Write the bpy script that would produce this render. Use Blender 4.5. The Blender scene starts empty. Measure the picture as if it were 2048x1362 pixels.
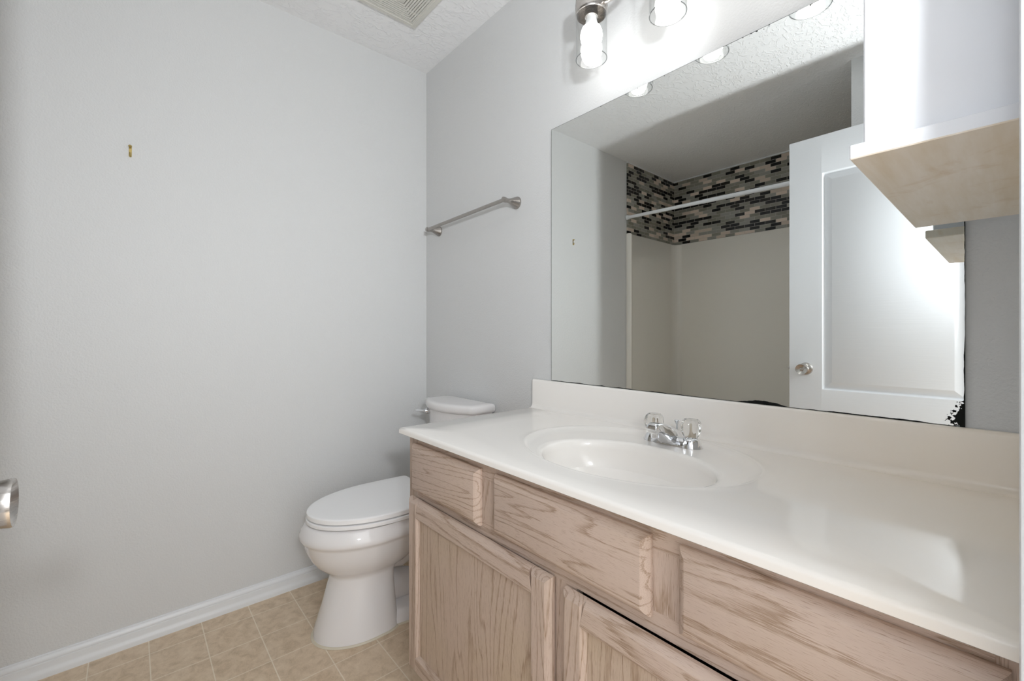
import bpy, bmesh, math, random
from mathutils import Vector, Matrix
R = math.radians
sin, cos, PI = math.sin, math.cos, math.pi
S = bpy.context.scene
COL = S.collection

# ------------------------------------------------------------------ camera
cam_d = bpy.data.cameras.new('camera')
cam = bpy.data.objects.new('camera', cam_d); COL.objects.link(cam)
cam.location = (2.0208, -1.1651, 1.0861)
cam.rotation_euler = (R(90), 0, R(48.987))
cam_d.sensor_width = 36.0
cam_d.lens = 876.97 / 2048 * 36
cam_d.shift_y = -14.8 / 2048
cam_d.clip_start = 0.005
S.camera = cam
# ------------------------------------------------------------------ world, light, exposure
W = bpy.data.worlds.new('world'); S.world = W; W.use_nodes = True
_n = W.node_tree.nodes; _l = W.node_tree.links     # hall: bright ceiling, dimmer floor
_tc = _n.new('ShaderNodeTexCoord'); _sx = _n.new('ShaderNodeSeparateXYZ'); _rp = _n.new('ShaderNodeValToRGB')
_mr = _n.new('ShaderNodeMapRange'); _mr.inputs[1].default_value = -1; _mr.inputs[2].default_value = 1
_l.new(_tc.outputs['Generated'], _sx.inputs[0]); _l.new(_sx.outputs[2], _mr.inputs[0]); _l.new(_mr.outputs[0], _rp.inputs[0]); _l.new(_rp.outputs[0], _n['Background'].inputs[0])
_rp.color_ramp.elements[0].position = 0.40; _rp.color_ramp.elements[0].color = (0.13, 0.12, 0.105, 1)
_rp.color_ramp.elements[1].position = 0.62; _rp.color_ramp.elements[1].color = (0.97, 0.985, 1.0, 1)
W.node_tree.nodes['Background'].inputs[1].default_value = 3.4
def point_light(name, loc, watts, radius, color):
    l = bpy.data.lights.new(name, 'POINT'); l.energy = watts; l.shadow_soft_size = radius; l.color = color
    o = bpy.data.objects.new(name, l); COL.objects.link(o); o.location = loc
    return o
# bounce flash held in the doorway above the camera, tilted at the ceiling (the hard shadows of door and mirror edge point to it)
FLASH = 86.0
fl = bpy.data.lights.new('doorway_flash', 'SPOT'); fl.energy = FLASH; fl.shadow_soft_size = 0.05; fl.color = (0.93, 0.965, 1.0)
fl.spot_size = R(140); fl.spot_blend = 1.0
flo = bpy.data.objects.new('doorway_flash', fl); COL.objects.link(flo); flo.location = (2.45, -1.22, 1.41)
flo.rotation_euler = Vector((-0.95, 0.16, 0.52)).to_track_quat('-Z', 'Y').to_euler()
S.cycles.max_bounces = 16; S.cycles.diffuse_bounces = 10; S.cycles.sample_clamp_indirect = 20.0
BULB = 7.5
S.view_settings.view_transform = 'Standard'; S.view_settings.look = 'None'
S.view_settings.exposure = 0.20; S.view_settings.gamma = 1.0
S.view_settings.use_curve_mapping = False

# ------------------------------------------------------------------ node helpers
class NT:
    def __init__(s, name):
        s.m = bpy.data.materials.new(name); s.m.use_nodes = True
        s.t = s.m.node_tree; s.t.nodes.clear()
        s.out = s.n('ShaderNodeOutputMaterial')
    def n(s, typ, **kw):
        o = s.t.nodes.new(typ)
        for k, v in kw.items(): setattr(o, k, v)
        return o
    def l(s, a, b): s.t.links.new(a, b)
    def set(s, sock, v):
        if isinstance(v, bpy.types.NodeSocket): s.l(v, sock)
        else: sock.default_value = v
    def math(s, op, a, b=0.0, c=None):
        o = s.n('ShaderNodeMath', operation=op); s.set(o.inputs[0], a); s.set(o.inputs[1], b)
        if c is not None: s.set(o.inputs[2], c)
        return o.outputs[0]
    def pos(s): return s.n('ShaderNodeTexCoord').outputs['Object']
    def geo(s): return s.n('ShaderNodeNewGeometry').outputs['Position']
    def mapping(s, v, scale=(1, 1, 1), loc=(0, 0, 0)):
        o = s.n('ShaderNodeMapping'); s.l(v, o.inputs[0]); o.inputs['Scale'].default_value = scale; o.inputs['Location'].default_value = loc
        return o.outputs[0]
    def noise(s, v, scale, detail=2.0, rough=0.5, dist=0.0):
        o = s.n('ShaderNodeTexNoise'); s.l(v, o.inputs['Vector']); o.inputs['Scale'].default_value = scale
        o.inputs['Detail'].default_value = detail; o.inputs['Roughness'].default_value = rough; o.inputs['Distortion'].default_value = dist
        return o.outputs[0]
    def ramp(s, f, stops, interp='LINEAR'):
        o = s.n('ShaderNodeValToRGB'); s.l(f, o.inputs[0]); cr = o.color_ramp; cr.interpolation = interp
        while len(cr.elements) > 1: cr.elements.remove(cr.elements[-1])
        cr.elements[0].position = stops[0][0]; cr.elements[0].color = (*stops[0][1], 1)
        for p, c in stops[1:]:
            e = cr.elements.new(p); e.color = (*c, 1)
        return o.outputs[0]
    def rng(s, v, a, b, c=0.0, d=1.0):
        o = s.n('ShaderNodeMapRange'); o.clamp = True; s.set(o.inputs[0], v)
        for i, x in enumerate((a, b, c, d)): o.inputs[i + 1].default_value = x
        return o.outputs[0]
    def mix(s, f, a, b, blend='MIX'):
        o = s.n('ShaderNodeMix', data_type='RGBA', blend_type=blend)
        s.set(o.inputs[0], f)
        for i, v in ((6, a), (7, b)):
            s.set(o.inputs[i], v if isinstance(v, bpy.types.NodeSocket) else (*v, 1))
        return o.outputs[2]
    def bump(s, h, strength, dist):
        o = s.n('ShaderNodeBump'); s.l(h, o.inputs['Height']); o.inputs['Strength'].default_value = strength; o.inputs['Distance'].default_value = dist
        return o.outputs[0]
    def pbsdf(s, color=None, rough=0.5, metal=0.0, spec=0.5, normal=None, **kw):
        o = s.n('ShaderNodeBsdfPrincipled')
        if color is not None: s.set(o.inputs['Base Color'], color if isinstance(color, bpy.types.NodeSocket) else (*color, 1))
        s.set(o.inputs['Roughness'], rough); s.set(o.inputs['Metallic'], metal); o.inputs['Specular IOR Level'].default_value = spec
        if normal is not None: s.l(normal, o.inputs['Normal'])
        for k, v in kw.items(): s.set(o.inputs[k], v)
        s.l(o.outputs[0], s.out.inputs[0])
        return o
def plain(name, color, rough=0.5, metal=0.0, spec=0.5, **kw):
    t = NT(name); t.pbsdf(color, rough, metal, spec, **kw); return t.m

M = {}
# wall paint with orange peel
t = NT('grey_wall_paint'); p = t.geo()
h = t.noise(p, 170, 2.0, 0.5); h2 = t.noise(p, 60, 2.0, 0.5)
hh = t.math('ADD', h, t.math('MULTIPLY', h2, 0.6))
scuff = t.rng(t.noise(p, 5.5, 3, 0.55), 0.72, 0.80, 0.0, 0.05)
t.pbsdf(t.mix(scuff, (0.66, 0.667, 0.668), (0.30, 0.30, 0.29)), 0.55, 0, 0.35, t.bump(hh, 0.5, 0.0026)); M['wall'] = t.m
# knockdown ceiling
t = NT('textured_ceiling_paint'); p = t.geo()
h = t.noise(t.mapping(p, (1.0, 0.6, 1.0)), 46, 3.0, 0.55, 1.2)
hh = t.rng(h, 0.50, 0.62)
t.pbsdf((0.85, 0.855, 0.865), 0.7, 0, 0.2, t.bump(hh, 0.55, 0.003)); M['ceiling'] = t.m
# vinyl floor, six inch tiles
t = NT('beige_tile_vinyl'); p = t.geo(); sp = t.n('ShaderNodeSeparateXYZ'); t.l(p, sp.inputs[0])
T = 0.1524
def cell(x, off): return t.math('DIVIDE', t.math('SUBTRACT', x, off), T)
cu, cv = cell(sp.outputs[0], 0.097), cell(sp.outputs[1], -0.66)
def edge(c):
    f = t.math('FRACT', c); return t.math('MINIMUM', f, t.math('SUBTRACT', 1.0, f))
e = t.math('MINIMUM', edge(cu), edge(cv))
gm = t.rng(e, 0.006, 0.014, 0.75, 0.0)
cmb = t.n('ShaderNodeCombineXYZ'); t.l(t.math('FLOOR', cu), cmb.inputs[0]); t.l(t.math('FLOOR', cv), cmb.inputs[1])
wn = t.n('ShaderNodeTexWhiteNoise', noise_dimensions='2D'); t.l(cmb.outputs[0], wn.inputs['Vector'])
mot = t.noise(t.mapping(p, (1, 1, 1)), 26, 5, 0.65, 0.4)
fine = t.noise(p, 240, 2, 0.5)
c = t.ramp(t.math('ADD', t.math('MULTIPLY', mot, 0.8), t.math('MULTIPLY', fine, 0.2)), [(0.34, (0.50, 0.375, 0.245)), (0.50, (0.655, 0.515, 0.365)), (0.68, (0.76, 0.625, 0.47))])
c = t.mix(t.math('MULTIPLY', wn.outputs[0], 0.18), c, (0.76, 0.64, 0.50))
c = t.mix(gm, c, (0.87, 0.79, 0.66))
t.pbsdf(c, 0.42, 0, 0.4, t.bump(t.math('SUBTRACT', t.math('MULTIPLY', fine, 0.2), gm), 0.3, 0.001)); M['floor'] = t.m
M['white_trim'] = plain('white_semigloss_trim', (0.76, 0.78, 0.80), 0.32)
# door paint with embossed grain
t = NT('white_door_paint'); p = t.pos()
h = t.noise(t.mapping(p, (3.5, 3.5, 160)), 1.0, 3, 0.6)
t.pbsdf((0.69, 0.71, 0.74), 0.42, 0, 0.5, t.bump(h, 0.16, 0.002)); M['door'] = t.m
M['cabinet_white'] = plain('white_cabinet_paint', (0.70, 0.71, 0.735), 0.4)
# porcelain, plastic
M['porcelain'] = plain('white_porcelain', (0.80, 0.785, 0.785), 0.07, 0, 0.5)
M['seat_plastic'] = plain('white_seat_plastic', (0.88, 0.88, 0.885), 0.25)
M['caulk'] = plain('cream_caulk', (0.66, 0.60, 0.48), 0.5)
M['chrome'] = plain('polished_chrome', (0.82, 0.83, 0.85), 0.06, 1.0)
def brushed(name, col, rough, sc):
    t = NT(name); p = t.pos(); h = t.noise(t.mapping(p, sc), 1.0, 2, 0.6)
    t.pbsdf(col, t.rng(h, 0.3, 0.7, rough - 0.06, rough + 0.08), 1.0, 0.5, t.bump(h, 0.06, 0.001)); return t.m
M['nickel'] = brushed('brushed_nickel', (0.60, 0.57, 0.54), 0.24, (40, 900, 900))
M['nickel_v'] = brushed('satin_nickel', (0.60, 0.57, 0.54), 0.22, (30, 30, 900))
M['nickel_dark'] = brushed('aged_satin_nickel', (0.40, 0.375, 0.35), 0.22, (40, 900, 900))
M['brass'] = plain('tarnished_brass', (0.55, 0.42, 0.16), 0.3, 1.0)
M['black'] = plain('slot_shade_black', (0.012, 0.012, 0.012), 0.8)  # near-black colour painted as the shade in the fan slots
M['fan_plastic'] = plain('cream_fan_plastic', (0.66, 0.65, 0.60), 0.45)
M['rod_white'] = plain('white_enamel_rod', (0.80, 0.82, 0.85), 0.25)
# cultured marble with yellowing towards the right hand end
t = NT('cultured_marble'); p = t.geo(); sp = t.n('ShaderNodeSeparateXYZ'); t.l(p, sp.inputs[0])
nz = t.noise(p, 6.5, 4, 0.6, 0.5)
yl = t.math('ADD', t.math('MULTIPLY', sp.outputs[0], 1.0), t.math('ADD', t.math('MULTIPLY', sp.outputs[1], 0.55), t.math('MULTIPLY', nz, 0.30)))
st = t.rng(yl, 1.60, 2.05, 0.0, 1.0)
c = t.mix(st, (0.89, 0.862, 0.825), (0.88, 0.80, 0.695))
spk = t.rng(t.noise(p, 42, 2, 0.5), 0.79, 0.82, 0.0, 0.5)
c = t.mix(spk, c, (0.50, 0.38, 0.25))
t.pbsdf(c, t.rng(nz, 0.35, 0.65, 0.07, 0.12), 0, 0.5, None); M['marble'] = t.m
# fibreglass tub surround
t = NT('almond_fibreglass'); p = t.geo()
t.pbsdf((0.84, 0.81, 0.75), 0.13, 0, 0.5, t.bump(t.noise(p, 9, 2, 0.5), 0.10, 0.01)); M['fibreglass'] = t.m
# mosaic
t = NT('glass_mosaic_tile'); p = t.geo(); sp = t.n('ShaderNodeSeparateXYZ'); t.l(p, sp.inputs[0])
u = t.math('SUBTRACT', sp.outputs[0], sp.outputs[1])
TW, TH = 0.0745, 0.0253
v = t.math('DIVIDE', t.math('SUBTRACT', sp.outputs[2], 1.87), TH); row = t.math('FLOOR', v)
par = t.math('MULTIPLY', t.math('FLOORED_MODULO', row, 2.0), 0.5)
uu = t.math('ADD', t.math('DIVIDE', u, TW), par)
cmb = t.n('ShaderNodeCombineXYZ'); t.l(t.math('FLOOR', uu), cmb.inputs[0]); t.l(row, cmb.inputs[1])
wn = t.n('ShaderNodeTexWhiteNoise', noise_dimensions='2D'); t.l(cmb.outputs[0], wn.inputs['Vector'])
tc = t.ramp(wn.outputs[0], [(0, (0.012, 0.012, 0.012)), (0.25, (0.020, 0.018, 0.014)), (0.31, (0.72, 0.60, 0.51)), (0.41, (0.60, 0.50, 0.42)), (0.47, (0.275, 0.27, 0.23)), (0.72, (0.32, 0.32, 0.285)), (0.88, (0.235, 0.225, 0.19))], 'CONSTANT')
def edge2(c, k):
    f = t.math('FRACT', c); return t.math('MULTIPLY', t.math('MINIMUM', f, t.math('SUBTRACT', 1.0, f)), k)
e = t.math('MINIMUM', edge2(uu, TW), edge2(v, TH))
g = t.rng(e, 0.0008, 0.0014, 1.0, 0.0)
c = t.mix(g, tc, (0.46, 0.43, 0.38))
t.pbsdf(c, t.rng(g, 0, 1, 0.16, 0.7), 0, 0.4, t.bump(t.math('SUBTRACT', 1.0, g), 0.4, 0.0015)); M['mosaic'] = t.m
# pickled oak, grain along axis
def oak(name, ax, tan=0.3):
    t = NT(name); p = t.geo()
    sc = {'z': ((1, 1, 0.085), (1, 1, 0.03), (1, 1, 0.035)), 'x': ((0.085, 1, 1), (0.03, 1, 1), (0.035, 1, 1))}[ax]
    d = 'X' if ax == 'z' else 'Z'
    ns = t.noise(t.mapping(p, sc[0]), 5.8, 3, 0.48, 0.6)
    spx = t.n('ShaderNodeSeparateXYZ'); t.l(p, spx.inputs[0])
    across = t.math('ADD', spx.outputs[0 if ax == 'z' else 2], spx.outputs[1])
    fib = t.noise(t.mapping(p, sc[1]), 560, 2, 0.6)
    fine = t.noise(t.mapping(p, sc[2]), 1300, 2, 0.6)
    ph = t.math('ADD', t.math('MULTIPLY', across, 24.0), t.math('ADD', t.math('MULTIPLY', ns, 18.0), t.math('MULTIPLY', fib, 0.55)))
    f = t.math('FRACT', ph)
    band = t.math('MULTIPLY', t.rng(f, 0.70, 0.93), t.rng(f, 0.95, 1.0, 1.0, 0.0))
    broad = t.noise(t.mapping(p, sc[0]), 22, 2, 0.5)
    c = t.mix(broad, (0.53, 0.412, 0.352), (0.62, 0.50, 0.435))
    c = t.mix(t.rng(t.noise(p, 5, 2, 0.5), 0.40, 0.70, tan * 0.4, tan), c, (0.53, 0.42, 0.30))
    c = t.mix(t.math('MULTIPLY', band, t.rng(fine, 0.35, 0.62, 0.35, 1.0)), c, (0.30, 0.20, 0.13))
    c = t.mix(t.rng(fine, 0.58, 0.68, 0.0, 0.75), c, (0.30, 0.20, 0.145))
    t.pbsdf(c, 0.42, 0, 0.35, t.bump(t.math('SUBTRACT', t.math('MULTIPLY', fine, -1.0), t.math('MULTIPLY', band, 0.4)), 0.3, 0.0009)); return t.m
M['oak_v'] = oak('pickled_oak_upright_grain', 'z'); M['oak_panel'] = oak('tan_oak_panel', 'z', 0.75); M['oak_h'] = oak('pickled_oak_level_grain', 'x')
# raw underside of the cabinet shelf
t = NT('yellowed_board'); p = t.geo()
a = t.noise(t.mapping(p, (12, 1.2, 1)), 3.0, 4, 0.6); b = t.noise(p, 9, 5, 0.7, 0.8)
c = t.mix(t.rng(a, 0.35, 0.65), (0.76, 0.665, 0.53), (0.86, 0.80, 0.72)); c = t.mix(t.rng(b, 0.55, 0.72, 0, 0.7), c, (0.62, 0.46, 0.28))
t.pbsdf(c, 0.5, 0, 0.3); M['board'] = t.m
# mirror glass with black edge decay
t = NT('silvered_mirror'); p = t.geo(); sp = t.n('ShaderNodeSeparateXYZ'); t.l(p, sp.inputs[0])
X, Z = sp.outputs[0], sp.outputs[2]
MX0, MX1, MZ0, MZ1 = 0.9065, 1.959, 0.9127, 1.829
n1 = t.noise(p, 45, 3, 0.6); n2 = t.noise(p, 150, 3, 0.65); n3 = t.noise(p, 16, 2, 0.5)
zb = t.math('SUBTRACT', Z, MZ0)
bell = t.math('MULTIPLY', t.rng(X, 1.555, 1.60), t.rng(X, 1.625, 1.672, 1.0, 0.0))
hb = t.math('ADD', t.math('MULTIPLY', bell, t.math('ADD', 0.004, t.math('MULTIPLY', n1, 0.006))), t.math('MULTIPLY', t.rng(n3, 0.42, 0.62), t.math('MULTIPLY', n1, 0.003)))
m1 = t.math('LESS_THAN', zb, t.math('ADD', hb, 0.0008))
dx = t.math('SUBTRACT', MX1, X)
dc = t.math('ADD', t.math('MULTIPLY', dx, 46.0), t.math('MULTIPLY', t.math('ABSOLUTE', t.math('SUBTRACT', zb, 0.014)), 26.0))
m2 = t.math('GREATER_THAN', t.math('SUBTRACT', n2, t.math('MULTIPLY', dc, 0.33)), 0.20)
mr = t.math('LESS_THAN', dx, t.math('MULTIPLY', t.rng(n3, 0.3, 0.7), t.math('MULTIPLY', n1, 0.004)))
zt = t.math('SUBTRACT', MZ1, Z)
mt = t.math('LESS_THAN', zt, t.math('ADD', 0.0009, t.math('MULTIPLY', t.rng(n2, 0.56, 0.66), t.math('MULTIPLY', t.rng(n3, 0.5, 0.6), 0.006))))
ml = t.math('LESS_THAN', t.math('SUBTRACT', X, MX0), 0.0012)
msk = t.math('MAXIMUM', t.math('MAXIMUM', m1, m2), t.math('MAXIMUM', t.math('MAXIMUM', mr, mt), ml))
gl = t.n('ShaderNodeBsdfGlossy'); gl.inputs['Color'].default_value = (0.89, 0.915, 0.90, 1); gl.inputs['Roughness'].default_value = 0.0
bk = t.n('ShaderNodeBsdfDiffuse'); bk.inputs['Color'].default_value = (0.016, 0.017, 0.016, 1)
ms = t.n('ShaderNodeMixShader'); t.l(msk, ms.inputs[0]); t.l(gl.outputs[0], ms.inputs[1]); t.l(bk.outputs[0], ms.inputs[2]); t.l(ms.outputs[0], t.out.inputs[0])
M['mirror'] = t.m
M['mirror_edge'] = plain('dark_mirror_edge', (0.05, 0.06, 0.055), 0.3)
# thin clear glass of the lamp shades
t = NT('thin_clear_glass')
tr = t.n('ShaderNodeBsdfTransparent'); tr.inputs[0].default_value = (0.985, 0.99, 0.99, 1)
gl = t.n('ShaderNodeBsdfGlossy'); gl.inputs['Roughness'].default_value = 0.01
lw = t.n('ShaderNodeLayerWeight'); lw.inputs[0].default_value = 0.5
fac = t.math('ADD', 0.025, t.math('MULTIPLY', t.math('POWER', lw.outputs['Facing'], 4.0), 0.75))
ms = t.n('ShaderNodeMixShader'); t.l(fac, ms.inputs[0]); t.l(tr.outputs[0], ms.inputs[1]); t.l(gl.outputs[0], ms.inputs[2]); t.l(ms.outputs[0], t.out.inputs[0])
M['glass'] = t.m
t = NT('thick_glass_rim')
tr = t.n('ShaderNodeBsdfTransparent'); tr.inputs[0].default_value = (0.55, 0.57, 0.57, 1)
gl = t.n('ShaderNodeBsdfGlossy'); gl.inputs['Roughness'].default_value = 0.05
ms = t.n('ShaderNodeMixShader'); ms.inputs[0].default_value = 0.35; t.l(tr.outputs[0], ms.inputs[1]); t.l(gl.outputs[0], ms.inputs[2]); t.l(ms.outputs[0], t.out.inputs[0])
M['glass_rim'] = t.m
# clear acrylic
t = NT('clear_acrylic')
t.pbsdf((0.97, 0.965, 0.95), 0.03, 0, 0.5, None, **{'Transmission Weight': 1.0, 'IOR': 1.40}); M['acrylic'] = t.m
M['stem'] = plain('stained_handle_stem', (0.62, 0.55, 0.45), 0.4)
# lit bulb
t = NT('lit_bulb'); em = t.n('ShaderNodeEmission'); em.inputs[0].default_value = (1.0, 0.985, 0.96, 1); em.inputs[1].default_value = BULB
t.l(em.outputs[0], t.out.inputs[0]); M['bulb'] = t.m
M['bulb_neck'] = plain('white_bulb_collar', (0.8, 0.8, 0.8), 0.4)

# ------------------------------------------------------------------ mesh helpers (world coordinates)
def box(bm, x0, x1, y0, y1, z0, z1, bev=0.0, seg=2, mi=0):
    b = bmesh.new(); bmesh.ops.create_cube(b, size=1)
    bmesh.ops.scale(b, vec=(x1 - x0, y1 - y0, z1 - z0), verts=b.verts)
    bmesh.ops.translate(b, vec=((x0 + x1) / 2, (y0 + y1) / 2, (z0 + z1) / 2), verts=b.verts)
    if bev: bmesh.ops.bevel(b, geom=b.edges[:], offset=bev, segments=seg, profile=0.5, affect='EDGES')
    merge(bm, b, mi)
def merge(bm, b, mi=0):
    for f in b.faces: f.material_index = mi
    me = bpy.data.meshes.new('tmp'); b.to_mesh(me); b.free(); bm.from_mesh(me); bpy.data.meshes.remove(me)
def loft(bm, rings, cap0=True, cap1=True, closed=True, mi=0):
    vr = [[bm.verts.new(p) for p in r] for r in rings]
    n = len(vr[0])
    for a, b in zip(vr, vr[1:]):
        for i in range(n if closed else n - 1):
            j = (i + 1) % n
            f = bm.faces.new((a[i], a[j], b[j], b[i])); f.material_index = mi
    if cap0 and closed: bm.faces.new(vr[0][::-1]).material_index = mi
    if cap1 and closed: bm.faces.new(vr[-1]).material_index = mi
    return vr
def lathe(bm, prof, c=(0, 0, 0), axis=(0, 0, 1), n=48, cap0=True, cap1=True, mod=None, mi=0):
    q = Vector((0, 0, 1)).rotation_difference(Vector(axis).normalized()); c = Vector(c)
    rings = []
    for r, z in prof:
        ring = []
        for i in range(n):
            a = 2 * PI * i / n; rr = r * (mod(a, z) if mod else 1)
            ring.append(c + q @ Vector((rr * cos(a), rr * sin(a), z)))
        rings.append(ring)
    loft(bm, rings, cap0, cap1, True, mi)
def tube(bm, pts, r, n=16, mi=0):
    pts = [Vector(p) for p in pts]; rings = []
    rr = r if isinstance(r, (list, tuple)) else [r] * len(pts)
    up = None
    for i, p in enumerate(pts):
        d = (pts[min(i + 1, len(pts) - 1)] - pts[max(i - 1, 0)]).normalized()
        if up is None: up = d.orthogonal().normalized()
        up = (up - d * up.dot(d)).normalized(); s = d.cross(up)
        rings.append([p + (up * cos(2 * PI * k / n) + s * sin(2 * PI * k / n)) * rr[i] for k in range(n)])
    loft(bm, rings, True, True, True, mi)
def bez(a, b, c, d, n=16):
    a, b, c, d = map(Vector, (a, b, c, d))
    return [a * (1 - t) ** 3 + b * 3 * t * (1 - t) ** 2 + c * 3 * t * t * (1 - t) + d * t ** 3 for t in [i / n for i in range(n + 1)]]
def extrude(bm, prof, to3, a, b, mi=0):
    loft(bm, [[to3(u, v, a) for u, v in prof], [to3(u, v, b) for u, v in prof]], True, True, True, mi)
def raised(bm, x0, x1, z0, z1, steps, mi=0):
    """nested rectangles on the xz plane; steps = [(inset, y), ...]; the last is filled"""
    rings = [[(x0 + i, y, z0 + i), (x1 - i, y, z0 + i), (x1 - i, y, z1 - i), (x0 + i, y, z1 - i)] for i, y in steps]
    loft(bm, rings, False, True, True, mi)
def rootof(o):
    while o.parent: o = o.parent
    return o
def obj(name, bm, mats, parent=None, smooth=35, bevel=None):
    if parent: bmesh.ops.translate(bm, vec=-rootof(parent).location, verts=bm.verts)
    bmesh.ops.remove_doubles(bm, verts=bm.verts, dist=1e-6)
    bmesh.ops.recalc_face_normals(bm, faces=bm.faces)
    me = bpy.data.meshes.new(name); bm.to_mesh(me); bm.free()
    for m in (mats if isinstance(mats, (list, tuple)) else [mats]): me.materials.append(m)
    if smooth:
        me.polygons.foreach_set('use_smooth', [True] * len(me.polygons)); me.set_sharp_from_angle(angle=R(smooth))
    o = bpy.data.objects.new(name, me); COL.objects.link(o)
    if parent: o.parent = parent
    return o
def thing(name, label, cat, loc, group=None):
    o = bpy.data.objects.new(name, None); COL.objects.link(o); o.location = loc; o.empty_display_size = 0.05
    tag(o, label, cat, group); return o
def tag(o, label, cat, group=None, kind=None):
    o['label'] = label; o['category'] = cat
    if group: o['group'] = group
    if kind: o['kind'] = kind
    return o
def struct(name, bm, mat, label, cat, smooth=35):
    o = obj(name, bm, mat, None, smooth); tag(o, label, cat, None, 'structure'); return o
NB = bmesh.new

# ------------------------------------------------------------------ room shell
H = 2.44; XR = 2.035; WT = 0.11
WY, WX = -1.54, 1.485                     # wing wall face, tub alcove end
SY = -2.53                                # back wall of the tub alcove
TY = -1.803                               # front of the tub alcove
DJ0, DJ1 = -1.372, -0.64                  # door opening
b = NB(); box(b, -0.12, 3.3, -2.65, 0.12, -0.06, 0.0); struct('floor', b, M['floor'], 'beige vinyl floor printed with six inch square tiles', 'floor')
b = NB(); box(b, -0.12, XR + WT, -2.65, 0.12, H, H + 0.06); struct('ceiling', b, M['ceiling'], 'white knockdown textured ceiling', 'ceiling')
b = NB(); box(b, -0.12, 0.0, -2.65, 0.12, 0, H); struct('wall_left', b, M['wall'], 'plain light grey wall left of the toilet', 'wall')
b = NB(); box(b, 0, XR + WT, 0.0, 0.12, 0, H); struct('wall_back', b, M['wall'], 'light grey wall behind the vanity and toilet', 'wall')
b = NB(); box(b, XR, XR + WT, DJ1, 0, 0, H); box(b, XR, XR + WT, WY, DJ0, 0, H); box(b, XR, XR + WT, DJ0, DJ1, 2.055, H)
struct('wall_right', b, M['wall'], 'light grey wall with the doorway, right of the vanity', 'wall')
b = NB(); box(b, WX, XR + WT, -2.65, WY, 0, H); struct('wall_front', b, M['wall'], 'grey wall behind the open door, seen in the mirror', 'wall')
b = NB(); box(b, 0, WX, -2.65, SY, 0, H); struct('wall_alcove', b, M['wall'], 'end wall of the tub alcove', 'wall')
b = NB(); box(b, XR + WT, 3.3, -1.86, -1.76, 0, H); struct('hall_light_blocker', b, M['wall'], 'unseen grey wall added outside the doorway to block light', 'wall')  # added out of view to keep hall light off the wall cabinet
# baseboard
BP = [(0, 0), (0.0145, 0), (0.0145, 0.012), (0.0135, 0.018), (0.0105, 0.024), (0.0095, 0.030), (0.0095, 0.046), (0.0075, 0.0475), (0.0075, 0.050), (0.0100, 0.0515), (0.0100, 0.055), (0.0080, 0.060), (0.0045, 0.0645), (0.004, 0.068), (0.0, 0.070)]
b = NB(); extrude(b, BP, lambda u, v, s: (u, s, v), TY + 0.002, -0.0145); struct('baseboard_left', b, M['white_trim'], 'white moulded baseboard along the left wall', 'baseboard', 25)
b = NB(); extrude(b, BP, lambda u, v, s: (s, -u, v), 0.0, 0.821); struct('baseboard_back', b, M['white_trim'], 'white moulded baseboard behind the toilet', 'baseboard', 25)
# door casing and jamb
CT = 0.0125
b = NB()
box(b, XR - CT, XR, DJ1 - 0.004, DJ1 + 0.052, 0, 2.11, 0.003); box(b, XR - CT, XR, DJ0 - 0.052, DJ0 + 0.004, 0, 2.11, 0.003); box(b, XR - CT, XR, DJ0 + 0.004, DJ1 - 0.004, 2.05, 2.11, 0.003)
struct('trim_1', b, M['white_trim'], 'white casing round the doorway beside the vanity', 'trim')
b = NB()
box(b, XR, XR + WT, DJ1 - 0.012, DJ1, 0, 2.055); box(b, XR, XR + WT, DJ0, DJ0 + 0.003, 0, 2.055); box(b, XR, XR + WT, DJ0 + 0.003, DJ1 - 0.012, 2.047, 2.055)
struct('trim_2', b, M['white_trim'], 'white door jamb lining the doorway', 'trim')

# ------------------------------------------------------------------ door (open, seen in the mirror)
DX0, DX1, DYF, DYB = 1.277, 2.022, -1.331, -1.366
door = thing('door_1', 'white two panel door standing open, reflected in the mirror', 'door', (DX1, (DYF + DYB) / 2, 0.0)); door['kind'] = 'structure'
def door_leaf():
    b = NB(); z0, z1 = 0.012, 2.029
    px0, px1 = DX0 + 0.134, DX1 - 0.122
    zs = [z0, 0.25, 0.70, 0.814, 1.853, z1]
    for side, y, k in ((1, DYF, -1), (-1, DYB, 1)):
        def q(xa, xb, za, zb): b.faces.new([b.verts.new(v) for v in ((xa, y, za), (xb, y, za), (xb, y, zb), (xa, y, zb))])
        q(DX0, px0, z0, z1); q(px1, DX1, z0, z1)
        for za, zb in ((zs[0], zs[1]), (zs[2], zs[3]), (zs[4], zs[5])): q(px0, px1, za, zb)
        for za, zb in ((zs[1], zs[2]), (zs[3], zs[4])):
            raised(b, px0, px1, za, zb, [(0, y), (0.004, y + k * 0.001), (0.007, y + k * 0.007), (0.010, y + k * 0.0125), (0.013, y + k * 0.013), (0.040, y + k * 0.0025), (0.042, y + k * 0.0018)])
    for pts in (((DX0, z0), (DX0, z1)), ((DX0, z1), (DX1, z1)), ((DX1, z1), (DX1, z0)), ((DX1, z0), (DX0, z0))):
        (xa, za), (xb, zb) = pts
        b.faces.new([b.verts.new(v) for v in ((xa, DYF, za), (xb, DYF, zb), (xb, DYB, zb), (xa, DYB, za))])
    return b
obj('door_leaf', door_leaf(), M['door'], door, 20)
KX, KZ = 1.348, 0.913
KP = [(0.0, 0.0), (0.033, 0.0), (0.033, 0.003), (0.030, 0.007), (0.018, 0.010), (0.0125, 0.014), (0.0125, 0.028), (0.017, 0.034), (0.0235, 0.044), (0.0255, 0.055), (0.0265, 0.066), (0.0275, 0.0705), (0.0268, 0.0725), (0.0250, 0.072), (0.012, 0.0655), (0.0095, 0.065), (0.0095, 0.066), (0.003, 0.0665), (0.0025, 0.064), (0.0, 0.064)]
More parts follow.
